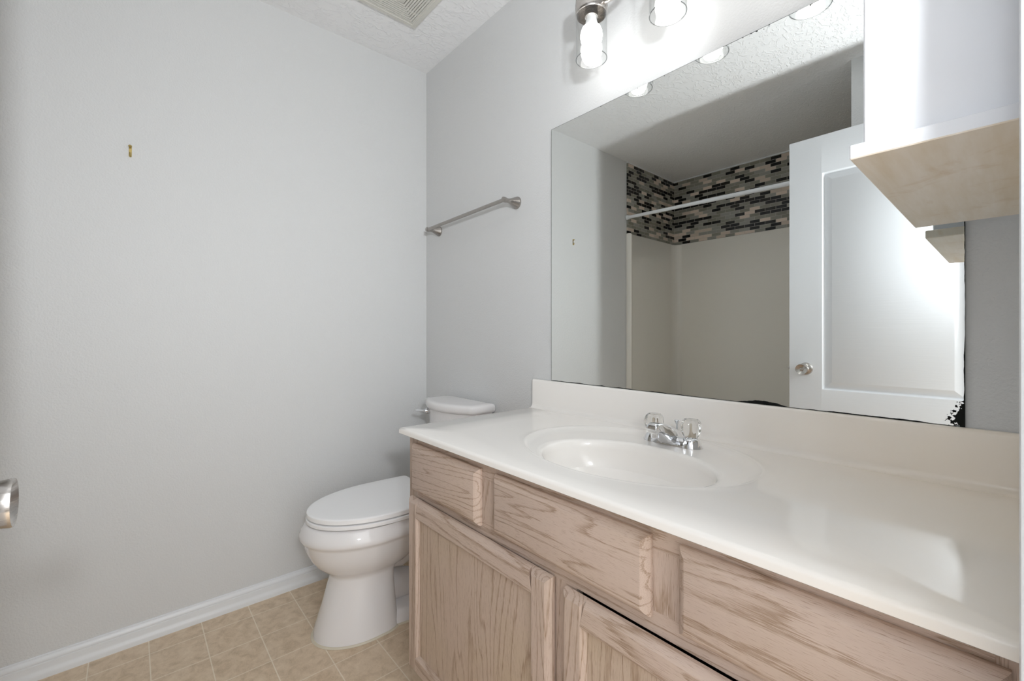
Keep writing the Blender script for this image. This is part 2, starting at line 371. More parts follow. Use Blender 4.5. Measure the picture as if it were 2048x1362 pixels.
for yy, d in ((DYF, 1), (DYB, -1)):
    b = NB(); lathe(b, [(r_ * 0.9, z_ * 1.05) for r_, z_ in KP], (KX, yy, KZ), (0, d, 0), 56, False, False); k = obj('door_knob', b, M['nickel_v'], door, 30); k['label'] = 'satin nickel round knob with dished face'
b = NB(); box(b, DX0 - 0.0015, DX0 + 0.001, DYB + 0.005, DYF - 0.005, KZ - 0.028, KZ + 0.028, 0.0004, 1); box(b, DX0 - 0.010, DX0, DYB + 0.012, DYF - 0.012, KZ - 0.007, KZ + 0.007, 0.002)
obj('latch', b, M['nickel_v'], door)
for z in (0.20, 1.02, 1.84):
    b = NB(); lathe(b, [(0.0, z - 0.045), (0.005, z - 0.045), (0.005, z + 0.045), (0.0, z + 0.045)], (DX1 + 0.0, DYF + 0.005, 0), (0, 0, 1), 16, False, False)
    obj('hinge', b, M['nickel_v'], door)

# ------------------------------------------------------------------ tub alcove (seen in the mirror)
ts = thing('tub_surround', 'almond one piece bathtub and wall surround, seen in the mirror', 'bathtub', (WX / 2, (SY + TY) / 2, 0))
SZ = 1.870
def surround():
    b = NB(); th = 0.030; r = 0.075
    xi0, xi1, yi = 0.028, WX - 0.028, SY + 0.022
    # plan polyline inside: front flange left, left wall, rounded corner, back wall, rounded corner, right wall, flange
    P = [(0.0015, TY + 0.004), (0.004, TY + 0.010), (xi0 + 0.012, TY + 0.010), (xi0 + 0.020, TY + 0.004), (xi0 + 0.018, TY - 0.010), (xi0, TY - 0.045)]
    for i in range(13):
        a = PI + (PI / 2) * i / 12; P.append((xi0 + r + r * cos(a), yi + r + r * sin(a)))
    Q = [(WX - x, y) for x, y in P[::-1]]; P += Q
    def ring(z, off): return [(x, y, z) for x, y in P]
    rings = [ring(z, 0) for z in (0.40, 0.9, 1.4, SZ - 0.008)]
    # top lip turns back to the wall
    cx, cy = WX / 2, TY
    lip = []; lip2 = []
    for x, y in P:
        lx = 0.0015 if x < 0.12 else (WX - 0.0015 if x > WX - 0.12 else x); ly = SY + 0.0015 if y < SY + 0.10 else y
        lip.append((x * 0.8 + lx * 0.2, y * 0.8 + ly * 0.2, SZ - 0.001)); lip2.append((lx, ly, SZ + 0.001))
    rings += [lip, lip2]
    loft(b, rings, False, False, False)
    return b
obj('surround', surround(), M['fibreglass'], ts, 40)
def tub():
    b = NB(); x0, x1, y0, y1, z = 0.002, WX - 0.002, SY + 0.002, TY - 0.002, 0.40
    def rr(i, zz, rad, n=8):
        o = []
        for (cx, cy, a0) in ((x1 - i - rad, y1 - i - rad, 0), (x0 + i + rad, y1 - i - rad, 90), (x0 + i + rad, y0 + i + rad, 180), (x1 - i - rad, y0 + i + rad, 270)):
            for k in range(n + 1):
                a = R(a0 + 90 * k / n); o.append((cx + rad * cos(a), cy + rad * sin(a), zz))
        return o
    loft(b, [rr(0, 0.0, 0.01), rr(0, z - 0.02, 0.01), rr(0.008, z - 0.003, 0.01), rr(0.02, z, 0.02), rr(0.075, z, 0.10), rr(0.09, z - 0.012, 0.11), rr(0.13, 0.14, 0.12), rr(0.19, 0.075, 0.12)], True, True)
    return b
obj('tub', tub(), M['fibreglass'], ts, 40)
tm = thing('mosaic_tile', 'grey, black and beige glass mosaic tile band above the tub surround', 'tile', (WX / 2, SY, SZ))
b = NB(); box(b, 0.001, 0.009, SY, TY, SZ + 0.003, H - 0.010); box(b, 0.009, WX, SY + 0.0, SY + 0.008, SZ + 0.003, H - 0.010); box(b, WX - 0.008, WX - 0.001, SY + 0.008, TY, SZ + 0.003, H - 0.010)
obj('tile_sheet', b, M['mosaic'], tm)
b = NB(); box(b, 0.001, 0.010, SY, TY, H - 0.010, H - 0.0005); box(b, 0.010, WX, SY, SY + 0.010, H - 0.010, H - 0.0005); box(b, WX - 0.010, WX - 0.001, SY + 0.010, TY, H - 0.010, H - 0.0005)
k = obj('grout_edge', b, M['white_trim'], tm); k['label'] = 'white caulk line along the ceiling'
rod = thing('shower_rod', 'white tension shower rod across the tub alcove, in the mirror', 'shower rod', (WX / 2, -1.79, 1.985))
RZ0, RZ1, RY = 1.995, 1.968, -1.795
def rp(x): return (x, RY, RZ0 + (RZ1 - RZ0) * x / WX)
b = NB(); tube(b, [rp(0.035), rp(0.62)], 0.0125, 24); obj('rod_tube', b, M['rod_white'], rod)
b = NB(); tube(b, [rp(0.615), rp(WX - 0.04)], 0.0142, 24); obj('rod_tube', b, M['rod_white'], rod)
for xa, xb in ((0.0095, 0.036), (WX - 0.0095, WX - 0.041)):
    b = NB(); s = 1 if xb > xa else -1
    tube(b, [rp(xa), rp(xa + s * 0.006), rp(xa + s * 0.012), rp(xb)], [0.019, 0.019, 0.016, 0.015], 24); obj('end_cap', b, M['rod_white'], rod)

# ------------------------------------------------------------------ exhaust fan
VX, VY = 0.275, -0.214; VS = 0.285
fan = thing('exhaust_fan', 'cream square exhaust fan grille with concentric slots on the ceiling', 'vent', (VX + VS / 2, VY - VS / 2, H - 0.02))
def sqring(b, i0, i1, z0, z1):
    a = lambda i, z: [(VX + i, VY - VS + i, z), (VX + VS - i, VY - VS + i, z), (VX + VS - i, VY - i, z), (VX + i, VY - i, z)]
    loft(b, [a(i0, z1), a(i0, z0), a(i1, z0), a(i1, z1), a(i0, z1)], False, False)
b = NB()
a = lambda i, z: [(VX + i, VY - VS + i, z), (VX + VS - i, VY - VS + i, z), (VX + VS - i, VY - i, z), (VX + i, VY - i, z)]
loft(b, [a(0, H - 0.0005), a(0.0005, H - 0.004), a(0.006, H - 0.013), a(0.028, H - 0.019), a(0.030, H - 0.0165), a(0.033, H - 0.0165), a(0.035, H - 0.019), a(0.040, H - 0.019), a(0.040, H - 0.008)], False, False)
obj('grille_frame', b, M['fan_plastic'], fan, 25)
for i in range(7):
    o = 0.0425 + i * 0.0105
    b = NB(); sqring(b, o, o + 0.0074, H - 0.019, H - 0.0155)
    # ribs tying the ring to the next one
    for sx in (0.33, 0.67):
        xx = VX + VS * sx; box(b, xx - 0.004, xx + 0.004, VY - o - 0.0026 + 0.0, VY - o + 0.0026, H - 0.0180, H - 0.0160); box(b, xx - 0.004, xx + 0.004, VY - VS + o - 0.0026, VY - VS + o + 0.0026, H - 0.0180, H - 0.0160)
        yy = VY - VS * sx; box(b, VX + o - 0.0026, VX + o + 0.0026, yy - 0.004, yy + 0.004, H - 0.0180, H - 0.0160); box(b, VX + VS - o - 0.0026, VX + VS - o + 0.0026, yy - 0.004, yy + 0.004, H - 0.0180, H - 0.0160)
    obj('louvre', b, M['fan_plastic'], fan, 25)
b = NB(); o = 0.0425 + 7 * 0.0105; box(b, VX + o, VX + VS - o, VY - VS + o, VY - o, H - 0.019, H - 0.011, 0.001); obj('centre_plate', b, M['fan_plastic'], fan)
b = NB(); box(b, VX + 0.038, VX + VS - 0.038, VY - VS + 0.038, VY - 0.038, H - 0.0125, H - 0.0005); obj('slot_shade_backing', b, M['black'], fan)  # black sheet close behind the louvres stands in for shade between them

# ------------------------------------------------------------------ towel bar
tb = thing('towel_bar', 'brushed nickel towel bar with flared posts above the toilet', 'towel bar', (0.425, 0, 1.6))
TZL, TZR = 1.594, 1.606; TXL, TXR, TBY = 0.128, 0.712, -0.066
FP = [(0.0, 0.0), (0.0245, 0.0), (0.0245, 0.004), (0.0235, 0.006), (0.0195, 0.016), (0.0135, 0.030), (0.0095, 0.041), (0.0085, 0.049), (0.0095, 0.056), (0.0105, 0.062), (0.0108, 0.070), (0.0098, 0.0745), (0.0, 0.076)]
for x, z in ((TXL, TZL), (TXR, TZR)):
    b = NB(); lathe(b, FP, (x, 0, z), (0, -1, 0), 40, False, False); obj('post', b, M['nickel_dark'], tb, 40)
b = NB(); tube(b, [(TXL + 0.006, TBY, TZL), (TXR - 0.006, TBY, TZR)], 0.0078, 24); obj('bar', b, M['nickel_dark'], tb)
# brass hook left on the wall
hk = thing('wall_hook', 'tiny tarnished brass picture hook left on the grey wall', 'hook', (0, -1.166, 1.72))
b = NB(); box(b, 0.0, 0.0012, -1.170, -1.162, 1.699, 1.739, 0.0004, 1)
obj('hook_strap', b, M['brass'], hk)
b = NB(); tube(b, [(0.0015, -1.166, 1.703), (0.005, -1.166, 1.699), (0.009, -1.166, 1.702), (0.0095, -1.166, 1.712)], 0.0028, 10); obj('hook_curl', b, M['brass'], hk)
b = NB(); lathe(b, [(0.0, 0.0), (0.0035, 0.0), (0.0035, 0.008), (0.005, 0.010), (0.004, 0.012), (0, 0.0125)], (0.0, -1.1665, 1.730), (1, 0, 0.35), 14, False, False); obj('nail', b, M['brass'], hk)

# ------------------------------------------------------------------ toilet
AX = 0.398
toi = thing('toilet', 'white two piece toilet with closed lid between wall and vanity', 'toilet', (AX, -0.40, 0))
def egg(ax, tip, back, w, z, n=64, kb=3.0, frac=0.52, kf=2.0):
    L = back - tip; yc = tip + L * frac; o = []
    for i in range(n):
        a = 2 * PI * i / n; c, s = cos(a), sin(a)
        k = kf if s < 0 else kb
        x = ax + w * math.copysign(abs(c) ** (2 / k), c)
        y = yc + (yc - tip if s < 0 else back - yc) * math.copysign(abs(s) ** (2 / k), s)
        o.append((x, y, z))
    return o
b = NB()
loft(b, [egg(AX, -0.678, -0.395, 0.128, 0.0, kb=4, frac=.60), egg(AX, -0.674, -0.398, 0.126, 0.030, kb=4, frac=.60), egg(AX, -0.650, -0.405, 0.114, 0.10, kb=4.5, frac=.6), egg(AX, -0.630, -0.408, 0.103, 0.17, kb=4.5, frac=.6), egg(AX, -0.620, -0.405, 0.098, 0.205, kb=4.5, frac=.6),
         egg(AX, -0.620, -0.395, 0.100, 0.216, kb=4, frac=.6), egg(AX, -0.632, -0.375, 0.110, 0.228, kb=3.5, frac=.58), egg(AX, -0.650, -0.35, 0.127, 0.241, kb=3.2, frac=.56), egg(AX, -0.671, -0.325, 0.145, 0.262, kb=3.1), egg(AX, -0.690, -0.300, 0.160, 0.290, kb=3), egg(AX, -0.703, -0.285, 0.170, 0.320, kb=3), egg(AX, -0.709, -0.275, 0.1755, 0.344, kb=3), egg(AX, -0.712, -0.27, 0.178, 0.352, kb=3), egg(AX, -0.719, -0.265, 0.184, 0.3575, kb=3), egg(AX, -0.7225, -0.262, 0.187, 0.365, kb=3), egg(AX, -0.722, -0.26, 0.186, 0.377, kb=3), egg(AX, -0.715, -0.256, 0.180, 0.392, kb=3), egg(AX, -0.706, -0.254, 0.173, 0.405, kb=3), egg(AX, -0.702, -0.253, 0.170, 0.410, kb=3), egg(AX, -0.690, -0.25, 0.160, 0.411, kb=3)])
# trapway behind the pedestal, foot flange and the deck under the tank
tube(b, [(AX, -0.46, 0.255), (AX, -0.36, 0.225), (AX, -0.285, 0.245), (AX, -0.235, 0.245), (AX, -0.19, 0.20), (AX, -0.165, 0.12), (AX, -0.155, 0.01)], [0.070, 0.066, 0.062, 0.060, 0.058, 0.058, 0.062], 24)
tube(b, [(AX, -0.42, 0.10), (AX, -0.33, 0.085), (AX, -0.25, 0.05)], [0.062, 0.055, 0.05], 20)
loft(b, [egg(AX, -0.50, -0.095, 0.122, 0.0, kb=4, kf=3), egg(AX, -0.50, -0.097, 0.120, 0.022, kb=4, kf=3), egg(AX, -0.49, -0.105, 0.108, 0.042, kb=4, kf=3), egg(AX, -0.48, -0.12, 0.080, 0.052, kb=4, kf=3)])
loft(b, [egg(AX, -0.36, -0.06, 0.06, 0.27, kb=4, kf=3), egg(AX, -0.40, -0.035, 0.095, 0.345, kb=5, kf=3), egg(AX, -0.40, -0.025, 0.115, 0.392, kb=5, kf=3), egg(AX, -0.39, -0.03, 0.110, 0.402, kb=5, kf=3)])
obj('bowl', b, M['porcelain'], toi, 50)
b = NB(); loft(b, [egg(AX, -0.685, -0.39, 0.135, 0.0006, kb=4, frac=.6), egg(AX, -0.680, -0.392, 0.131, 0.005, kb=4, frac=.6)]); loft(b, [egg(AX, -0.50, -0.088, 0.128, 0.0006, kb=4, kf=3), egg(AX, -0.50, -0.092, 0.124, 0.005, kb=4, kf=3)])
k = obj('caulk_line', b, M['caulk'], toi); k['label'] = 'cream caulk bead round the foot'
for s in (-1, 1):
    b = NB(); lathe(b, [(0.0, 0.0), (0.016, 0.0), (0.016, 0.006), (0.012, 0.016), (0.006, 0.020), (0, 0.0205)], (AX + s * 0.094, -0.30, 0.040), (0, 0, 1), 24, False, False); obj('bolt_cap', b, M['seat_plastic'], toi)
def lidring(z, d):   # straight back, long oval front
    tip, back, w = -0.698 + d, -0.240 - d * 0.4, 0.181 - d
    o = []; n = 64; yc = -0.43
    for i in range(n + 1):
        a = PI + PI * i / n
        o.append((AX + w * cos(a), yc + (yc - tip) * sin(a), z))
    m = 16; wb = w - 0.010
    for i in range(1, m):
        t_ = i / m; o.append((AX + w - (w - wb) * t_ ** 1.6, yc + (back - 0.012 - yc) * t_, z))
    o.append((AX + wb - 0.002, back - 0.006, z)); o.append((AX + wb - 0.012, back, z))
    o.append((AX - wb + 0.012, back, z)); o.append((AX - wb + 0.002, back - 0.006, z))
    for i in range(m - 1, 0, -1):
        t_ = i / m; o.append((AX - w + (w - wb) * t_ ** 1.6, yc + (back - 0.012 - yc) * t_, z))
    return o
b = NB(); loft(b, [lidring(0.4160, 0.010), lidring(0.4165, -0.001), lidring(0.4180, -0.003), lidring(0.4280, -0.003), lidring(0.4295, -0.001), lidring(0.4300, 0.004)]); obj('seat', b, M['seat_plastic'], toi, 40)
b = NB(); loft(b, [lidring(0.4345, 0.012), lidring(0.4348, 0.0005), lidring(0.4360, -0.001), lidring(0.4490, -0.0005), lidring(0.4510, 0.001), lidring(0.4520, 0.003), lidring(0.4525, 0.008), lidring(0.4530, 0.04)]); obj('lid', b, M['seat_plastic'], toi, 28)
for s in (-1, 1):
    b = NB(); box(b, AX + s * 0.075 - 0.02, AX + s * 0.075 + 0.02, -0.238, -0.212, 0.404, 0.436, 0.005); obj('lid_hinge', b, M['seat_plastic'], toi)
TC = 0.412
def tank(z, w, yf, yb, bow, n=24):
    o = []; r = 0.028
    # back corners, then bowed front
    o += [(TC + w - 0.006, yb, z), (TC - w + 0.006, yb, z), (TC - w, yb - 0.006, z)]
    ys = yf + bow
    for i in range(7):
        a = PI + (PI / 2.4) * i / 6; o.append((TC - w + r + r * cos(a), ys + r + r * sin(a), z))
    xl = TC - w + r + r * cos(PI + PI / 2.4); yl = ys + r + r * sin(PI + PI / 2.4)
    for i in range(1, n):
        t_ = i / n; x = xl + (2 * (TC - xl)) * t_; o.append((x, yl - (yl - yf) * (1 - (2 * t_ - 1) ** 2), z))
    for i in range(6, -1, -1):
        a = PI + (PI / 2.4) * i / 6; o.append((2 * TC - (TC - w + r + r * cos(a)), ys + r + r * sin(a), z))
    o.append((TC + w, yb - 0.006, z))
    return o
b = NB(); loft(b, [tank(0.402, 0.130, -0.155, -0.03, 0.03), tank(0.415, 0.148, -0.165, -0.025, 0.035), tank(0.50, 0.160, -0.172, -0.022, 0.040), tank(0.757, 0.172, -0.182, -0.02, 0.045)]); obj('tank', b, M['porcelain'], toi, 45)
b = NB(); loft(b, [tank(0.755, 0.176, -0.187, -0.018, 0.046), tank(0.758, 0.182, -0.193, -0.015, 0.047), tank(0.766, 0.185, -0.197, -0.014, 0.048), tank(0.780, 0.185, -0.197, -0.014, 0.048), tank(0.787, 0.182, -0.194, -0.016, 0.047), tank(0.7905, 0.174, -0.186, -0.02, 0.044), tank(0.7915, 0.15, -0.17, -0.03, 0.04)]); obj('tank_lid', b, M['porcelain'], toi, 60)
LV = (0.272, -0.150, 0.7345)
b = NB(); lathe(b, [(0.0, -0.006), (0.0135, -0.006), (0.0135, 0.006), (0.011, 0.010), (0.009, 0.016), (0.0, 0.0175)], LV, (-0.12, -1, 0), 24, False, False)
p0 = Vector(LV) + Vector((-0.002, -0.013, 0))
tube(b, [p0, p0 + Vector((-0.012, -0.007, 0.0)), p0 + Vector((-0.03, -0.012, 0.0)), p0 + Vector((-0.052, -0.015, -0.001))], [0.006, 0.0055, 0.0058, 0.0066], 14); obj('flush_lever', b, M['chrome'], toi, 40)

# ------------------------------------------------------------------ vanity cabinet
VX0, VX1 = 0.822, XR - 0.001
FY = -0.530
van = thing('vanity_cabinet', 'pickled oak bathroom vanity with slab fronts over framed doors', 'cabinet', ((VX0 + VX1) / 2, -0.26, 0))
b = NB()
box(b, VX0, VX0 + 0.016, FY + 0.019, -0.002, 0.085, 0.785); box(b, VX1 - 0.016, VX1, FY + 0.019, -0.002, 0.085, 0.785)
box(b, VX0 + 0.016, VX1 - 0.016, FY + 0.019, -0.002, 0.085, 0.10); box(b, VX0 + 0.016, VX1 - 0.016, -0.008, -0.002, 0.10, 0.62)
obj('carcass', b, M['oak_v'], van)
b = NB(); box(b, VX0, VX1, -0.455, -0.440, 0.0, 0.085); obj('toe_kick', b, M['oak_h'], van)
for x0, x1, z0, z1 in ((VX0, 0.868, 0.085, 0.7875), (1.176, 1.250, 0.640, 0.740), (1.626, 1.706, 0.640, 0.740), (1.405, 1.476, 0.085, 0.604), (2.008, VX1, 0.085, 0.7875)):
    b = NB(); box(b, x0, x1, FY, FY + 0.019, z0, z1, 0.0006, 1); obj('stile', b, M['oak_v'], van)
for z0, z1 in ((0.740, 0.7875), (0.604, 0.640), (0.085, 0.13)):
    b = NB(); box(b, 0.868, 2.008, FY, FY + 0.0188, z0, z1, 0.0006, 1); obj('rail', b, M['oak_h'], van)
def slab(x0, x1, z0, z1):
    b = NB(); y0, y1 = FY - 0.020, FY - 0.001
    a = lambda i, y: [(x0 + i, y, z0 + i), (x1 - i, y, z0 + i), (x1 - i, y, z1 - i), (x0 + i, y, z1 - i)]
    loft(b, [a(0.0, y1), a(0.0, y1 - 0.006), a(0.002, y1 - 0.010), a(0.007, y1 - 0.0155), a(0.012, y1 - 0.0185), a(0.0135, y0)], True, True)
    return b
for x0, x1, z0, z1 in ((0.858, 1.184, 0.627, 0.763), (1.240, 1.637, 0.631, 0.764), (1.686, 2.018, 0.631, 0.765)):
    obj('drawer_front', slab(x0, x1, z0, z1), M['oak_h'], van, 20)
def cab_door(x0, x1, z0, z1):
    y0, y1 = FY - 0.0235, FY - 0.0045; fw = 0.056
    b = NB()
    prof = [(0.0, y1), (0.0, y1 - 0.007), (0.002, y1 - 0.012), (0.006, y1 - 0.0165), (0.011, y0), (fw - 0.009, y0), (fw - 0.006, y0 + 0.002), (fw - 0.004, y0 + 0.006), (fw, y0 + 0.009), (fw, y1)]
    edge_in = {}
    for i, y in prof[:5]: edge_in[y] = i
    def cut(y):      # outer rounding carried round the stile ends
        for (i0, ya), (i1, yb) in zip(prof[:4], prof[1:5]):
            if min(ya, yb) <= y <= max(ya, yb) and ya != yb: return i0 + (i1 - i0) * (y - ya) / (yb - ya)
        return 0.011 if y < y0 + 0.001 else 0.0
    for sx, xo in ((1, x0), (-1, x1)):
        loft(b, [[(xo + sx * i, y, z0 + cut(y)) for i, y in prof], [(xo + sx * i, y, z1 - cut(y)) for i, y in prof]], True, True, True, 0)
    for sz, zo in ((1, z0), (-1, z1)):
        # the rail ends meet the stiles; its inner bead stops on theirs
        loft(b, [[(x0 + fw - (fw - i if i > fw - 0.010 else 0) * 1.0, y, zo + sz * i) for i, y in prof], [(x1 - fw + (fw - i if i > fw - 0.010 else 0) * 1.0, y, zo + sz * i) for i, y in prof]], True, True, True, 1)
    d = obj('door', b, [M['oak_v'], M['oak_h']], van, 20)
    b = NB(); box(b, x0 + fw - 0.004, x1 - fw + 0.004, y0 + 0.010, y1 - 0.001, z0 + fw - 0.004, z1 - fw + 0.004); obj('panel', b, M['oak_panel'], d)
cab_door(0.850, 1.424, 0.112, 0.607); cab_door(1.456, 2.028, 0.112, 0.603)

# ------------------------------------------------------------------ vanity top with basin
CZ = 0.807; CX0, CX1, CY0, CY1 = 0.820, XR - 0.001, -0.565, -0.0015
vt = thing('countertop', 'off-white cultured marble vanity top with oval basin and backsplash', 'countertop', ((CX0 + CX1) / 2, -0.28, 0.785))
OX, OY, OA, OB = 1.412, -0.262, 0.290, 0.2265
IX, IY, IA, IB = 1.438, -0.333, 0.205, 0.147
N = 192
def rect_pt(a, inset, z):
    cx, cy = 1.42, -0.29
    x0, x1, y0, y1 = CX0 + inset, CX1, CY0 + inset, CY1
    d = (cos(a), sin(a)); tmin = 1e9
    for ax, lo, hi, c in ((0, x0, x1, cx), (1, y0, y1, cy)):
        if abs(d[ax]) > 1e-9:
            tt = ((hi if d[ax] > 0 else lo) - c) / d[ax]; tmin = min(tmin, tt)
    return (cx + d[0] * tmin, cy + d[1] * tmin, z)
# sample angles incl. the rectangle corners
cor = [math.atan2(y + 0.29, x - 1.42) % (2 * PI) for x in (CX0, CX1) for y in (CY0, CY1)]
ang = [2 * PI * i / N for i in range(N)]
for c_ in cor:
    j = min(range(N), key=lambda i: abs((ang[i] - c_ + PI) % (2 * PI) - PI)); ang[j] = c_
def rectring(inset, z):
    out = []
    for a in ang: out.append(rect_pt(a, 0, 0))
    r_ = []
    for x, y, _ in out:   # inset only on the left and front sides
        fx = CX0 + inset; fy = CY0 + inset
        r_.append((max(x, fx), max(y, fy), z))
    return r_
def ell(cx, cy, a_, b_, z): return [(cx + a_ * cos(a), cy + b_ * sin(a), z) for a in ang]
def lerp(r1, r2, t_): return [tuple(p * (1 - t_) + q * t_ for p, q in zip(u_, v_)) for u_, v_ in zip(r1, r2)]
b = NB()
o0 = ell(OX, OY, OA, OB, CZ)
rings = [rectring(0.004, CZ - 0.0190), rectring(0.0, CZ - 0.0165), rectring(0.0, CZ - 0.007), rectring(0.002, CZ - 0.002), rectring(0.007, CZ),
         lerp(rectring(0.007, CZ), o0, 0.5), lerp(rectring(0.007, CZ), o0, 0.94), o0,
         ell(OX, OY, OA - 0.004, OB - 0.004, CZ + 0.0010), ell(OX, OY, OA - 0.008, OB - 0.008, CZ - 0.0005), ell(OX + 0.001, OY - 0.001, OA - 0.014, OB - 0.013, CZ - 0.0040)]
dz0 = CZ - 0.0046
din = ell(IX, IY, IA + 0.016, IB + 0.011, dz0)
last = rings[-1]
rings += [lerp(last, din, 0.35)[:], lerp(last, din, 0.7)[:]]
rings[-1] = [(x, y, dz0) for x, y, _ in rings[-1]]; rings[-2] = [(x, y, dz0) for x, y, _ in rings[-2]]
rings += [din, ell(IX, IY, IA + 0.009, IB + 0.007, dz0 + 0.0004), ell(IX, IY, IA + 0.003, IB + 0.003, dz0 - 0.0015), ell(IX, IY, IA - 0.002, IB - 0.002, dz0 - 0.006)]
for k_ in range(1, 15):
    f_ = k_ / 14; ph = f_ * PI / 2
    s_ = cos(ph) ** 0.62 if f_ < 1 else 0
    s_ = max(s_, 0.115)
    rings.append(ell(IX, IY + 0.012 * f_, (IA - 0.002) * s_, (IB - 0.002) * (s_ if s_ > 0.2 else 0.115 * IA / IB), dz0 - 0.006 - 0.128 * sin(ph) ** 1.0))
loft(b, rings, False, False)
# underside skirt so the slab has thickness
u0 = rectring(0.004, CZ - 0.0190); u1 = ell(IX, IY, IA + 0.03, IB + 0.03, CZ - 0.0190)
loft(b, [u0, u1], False, False)
loft(b, [u1, ell(IX, IY, IA * 0.8, IB * 0.8, CZ - 0.10), ell(IX, IY, IA * 0.3, IB * 0.3, CZ - 0.155)], False, True)
obj('slab', b, M['marble'], vt, 50)
b = NB()
prof = [(0.0, CZ - 0.004), (-0.036, CZ - 0.004), (-0.036, CZ + 0.0003), (-0.030, CZ + 0.0012), (-0.0245, CZ + 0.004), (-0.0210, CZ + 0.0085), (-0.0195, CZ + 0.015), (-0.0190, CZ + 0.0985), (-0.0175, CZ + 0.103), (-0.0145, CZ + 0.105), (0.0, CZ + 0.105)]
prof = [(min(u_, -0.0015), v_) for u_, v_ in prof]
extrude(b, prof, lambda u_, v_, s_: (s_, u_, v_), CX0 + 0.0005, CX1); obj('backsplash', b, M['marble'], vt, 50)
b = NB(); zd = dz0 - 0.006 - 0.128 + 0.0005
lathe(b, [(0.0, -0.006), (0.0235, -0.006), (0.0262, 0.002), (0.025, 0.0035), (0.021, 0.003), (0.019, -0.002), (0.017, -0.002), (0.0165, 0.003), (0.012, 0.006), (0, 0.0065)], (IX, IY + 0.012, zd), (0, 0, 1), 40, False, False); obj('drain', b, M['chrome'], vt, 40)

# ------------------------------------------------------------------ faucet
FX, FYY, FZ = 1.4385, -0.112, CZ - 0.0042
fa = thing('faucet', 'chrome centreset faucet with two clear acrylic knobs on the basin deck', 'faucet', (FX, FYY, FZ))
def stad(hx, hy, z, n=40, e=2.6):
    return [(FX + hx * math.copysign(abs(cos(2 * PI * i / n)) ** (2 / e), cos(2 * PI * i / n)), FYY + hy * math.copysign(abs(sin(2 * PI * i / n)) ** (2 / 2.2), sin(2 * PI * i / n)), z) for i in range(n)]
b = NB(); loft(b, [stad(0.080, 0.028, FZ), stad(0.0795, 0.0275, FZ + 0.003), stad(0.076, 0.0255, FZ + 0.008), stad(0.071, 0.0215, FZ + 0.015), stad(0.066, 0.0175, FZ + 0.0195), stad(0.055, 0.012, FZ + 0.021)])
for s in (-1, 1):
    lathe(b, [(0.0265, 0.0), (0.0255, 0.006), (0.0225, 0.014), (0.0195, 0.020), (0.0165, 0.0225), (0.0125, 0.0235), (0.0125, 0.027), (0.0, 0.027)], (FX + s * 0.051, FYY, FZ), (0, 0, 1), 32, True, False)
obj('base_plate', b, M['chrome'], fa, 40)
def spsec(y, zt, zb, wt, wb, n=32):
    c = (zt + zb) / 2; h_ = (zt - zb) / 2; o = []
    for i in range(n):
        a = 2 * PI * i / n
        sz = math.copysign(abs(sin(a)) ** (0.62 if sin(a) > 0 else 0.30), sin(a)); w = wb + (wt - wb) * (sz + 1) / 2
        o.append((FX + w * math.copysign(abs(cos(a)) ** 0.45, cos(a)), y, c + h_ * sz))
    return o
b = NB(); loft(b, [spsec(FYY + 0.027, FZ + 0.012, FZ + 0.004, 0.012, 0.020), spsec(FYY + 0.020, FZ + 0.026, FZ + 0.002, 0.014, 0.026), spsec(FYY + 0.005, FZ + 0.038, FZ + 0.001, 0.016, 0.030), spsec(FYY - 0.012, FZ + 0.0455, FZ + 0.001, 0.0155, 0.029), spsec(FYY - 0.028, FZ + 0.0515, FZ + 0.002, 0.0150, 0.024), spsec(FYY - 0.042, FZ + 0.056, FZ + 0.010, 0.0148, 0.0195), spsec(FYY - 0.058, FZ + 0.060, FZ + 0.024, 0.0147, 0.0165), spsec(FYY - 0.076, FZ + 0.0635, FZ + 0.0345, 0.0147, 0.0155), spsec(FYY - 0.088, FZ + 0.064, FZ + 0.0375, 0.0145, 0.0150), spsec(FYY - 0.095, FZ + 0.0615, FZ + 0.0385, 0.0140, 0.0145), spsec(FYY - 0.0975, FZ + 0.057, FZ + 0.0395, 0.0130, 0.0138), spsec(FYY - 0.0982, FZ + 0.052, FZ + 0.0405, 0.0115, 0.0125)])
obj('spout', b, M['chrome'], fa, 50)
b = NB(); lathe(b, [(0.0095, -0.003), (0.0100, 0.0), (0.0100, 0.008), (0.0085, 0.0085)], (FX, FYY - 0.082, FZ + 0.030), (0, 0, 1), 24); obj('aerator', b, M['chrome'], fa)
b = NB(); lathe(b, [(0.0, 0.010), (0.003, 0.010), (0.003, 0.044), (0.0045, 0.047), (0.0068, 0.052), (0.0075, 0.055), (0.006, 0.0568), (0, 0.057)], (FX, FYY + 0.026, FZ), (0, 0, 1), 20, False, False); obj('lift_rod', b, M['chrome'], fa, 40)
for s in (-1, 1):
    c = (FX + s * 0.051, FYY, FZ)
    flute = lambda a, z: 1 + 0.06 * cos(8 * a) * min(1.0, (z - 0.0245) / 0.012)
    b = NB(); lathe(b, [(0.0160, 0.0245), (0.0185, 0.0265), (0.0215, 0.033), (0.0238, 0.042), (0.0242, 0.050), (0.0232, 0.058), (0.0205, 0.0645), (0.0165, 0.0685), (0.0120, 0.0695), (0.0, 0.0690)], c, (0, 0, 1), 64, True, False, flute)
    hd = obj('knob', b, M['acrylic'], fa, 25); hd['label'] = 'clear acrylic knob'
    b = NB(); lathe(b, [(0.0085, 0.0265), (0.0060, 0.032), (0.0042, 0.042), (0.0042, 0.054), (0.0030, 0.056), (0.0, 0.0565)], c, (0, 0, 1), 20, True, False); obj('stem', b, M['stem'], hd)

# ------------------------------------------------------------------ mirror
b = NB(); box(b, MX0, MX1, -0.0058, -0.0003, MZ0, MZ1)
mr_ = obj('wall_mirror', b, M['mirror'], None, 0); tag(mr_, 'large frameless wall mirror above the vanity with blackened bottom corner', 'mirror')

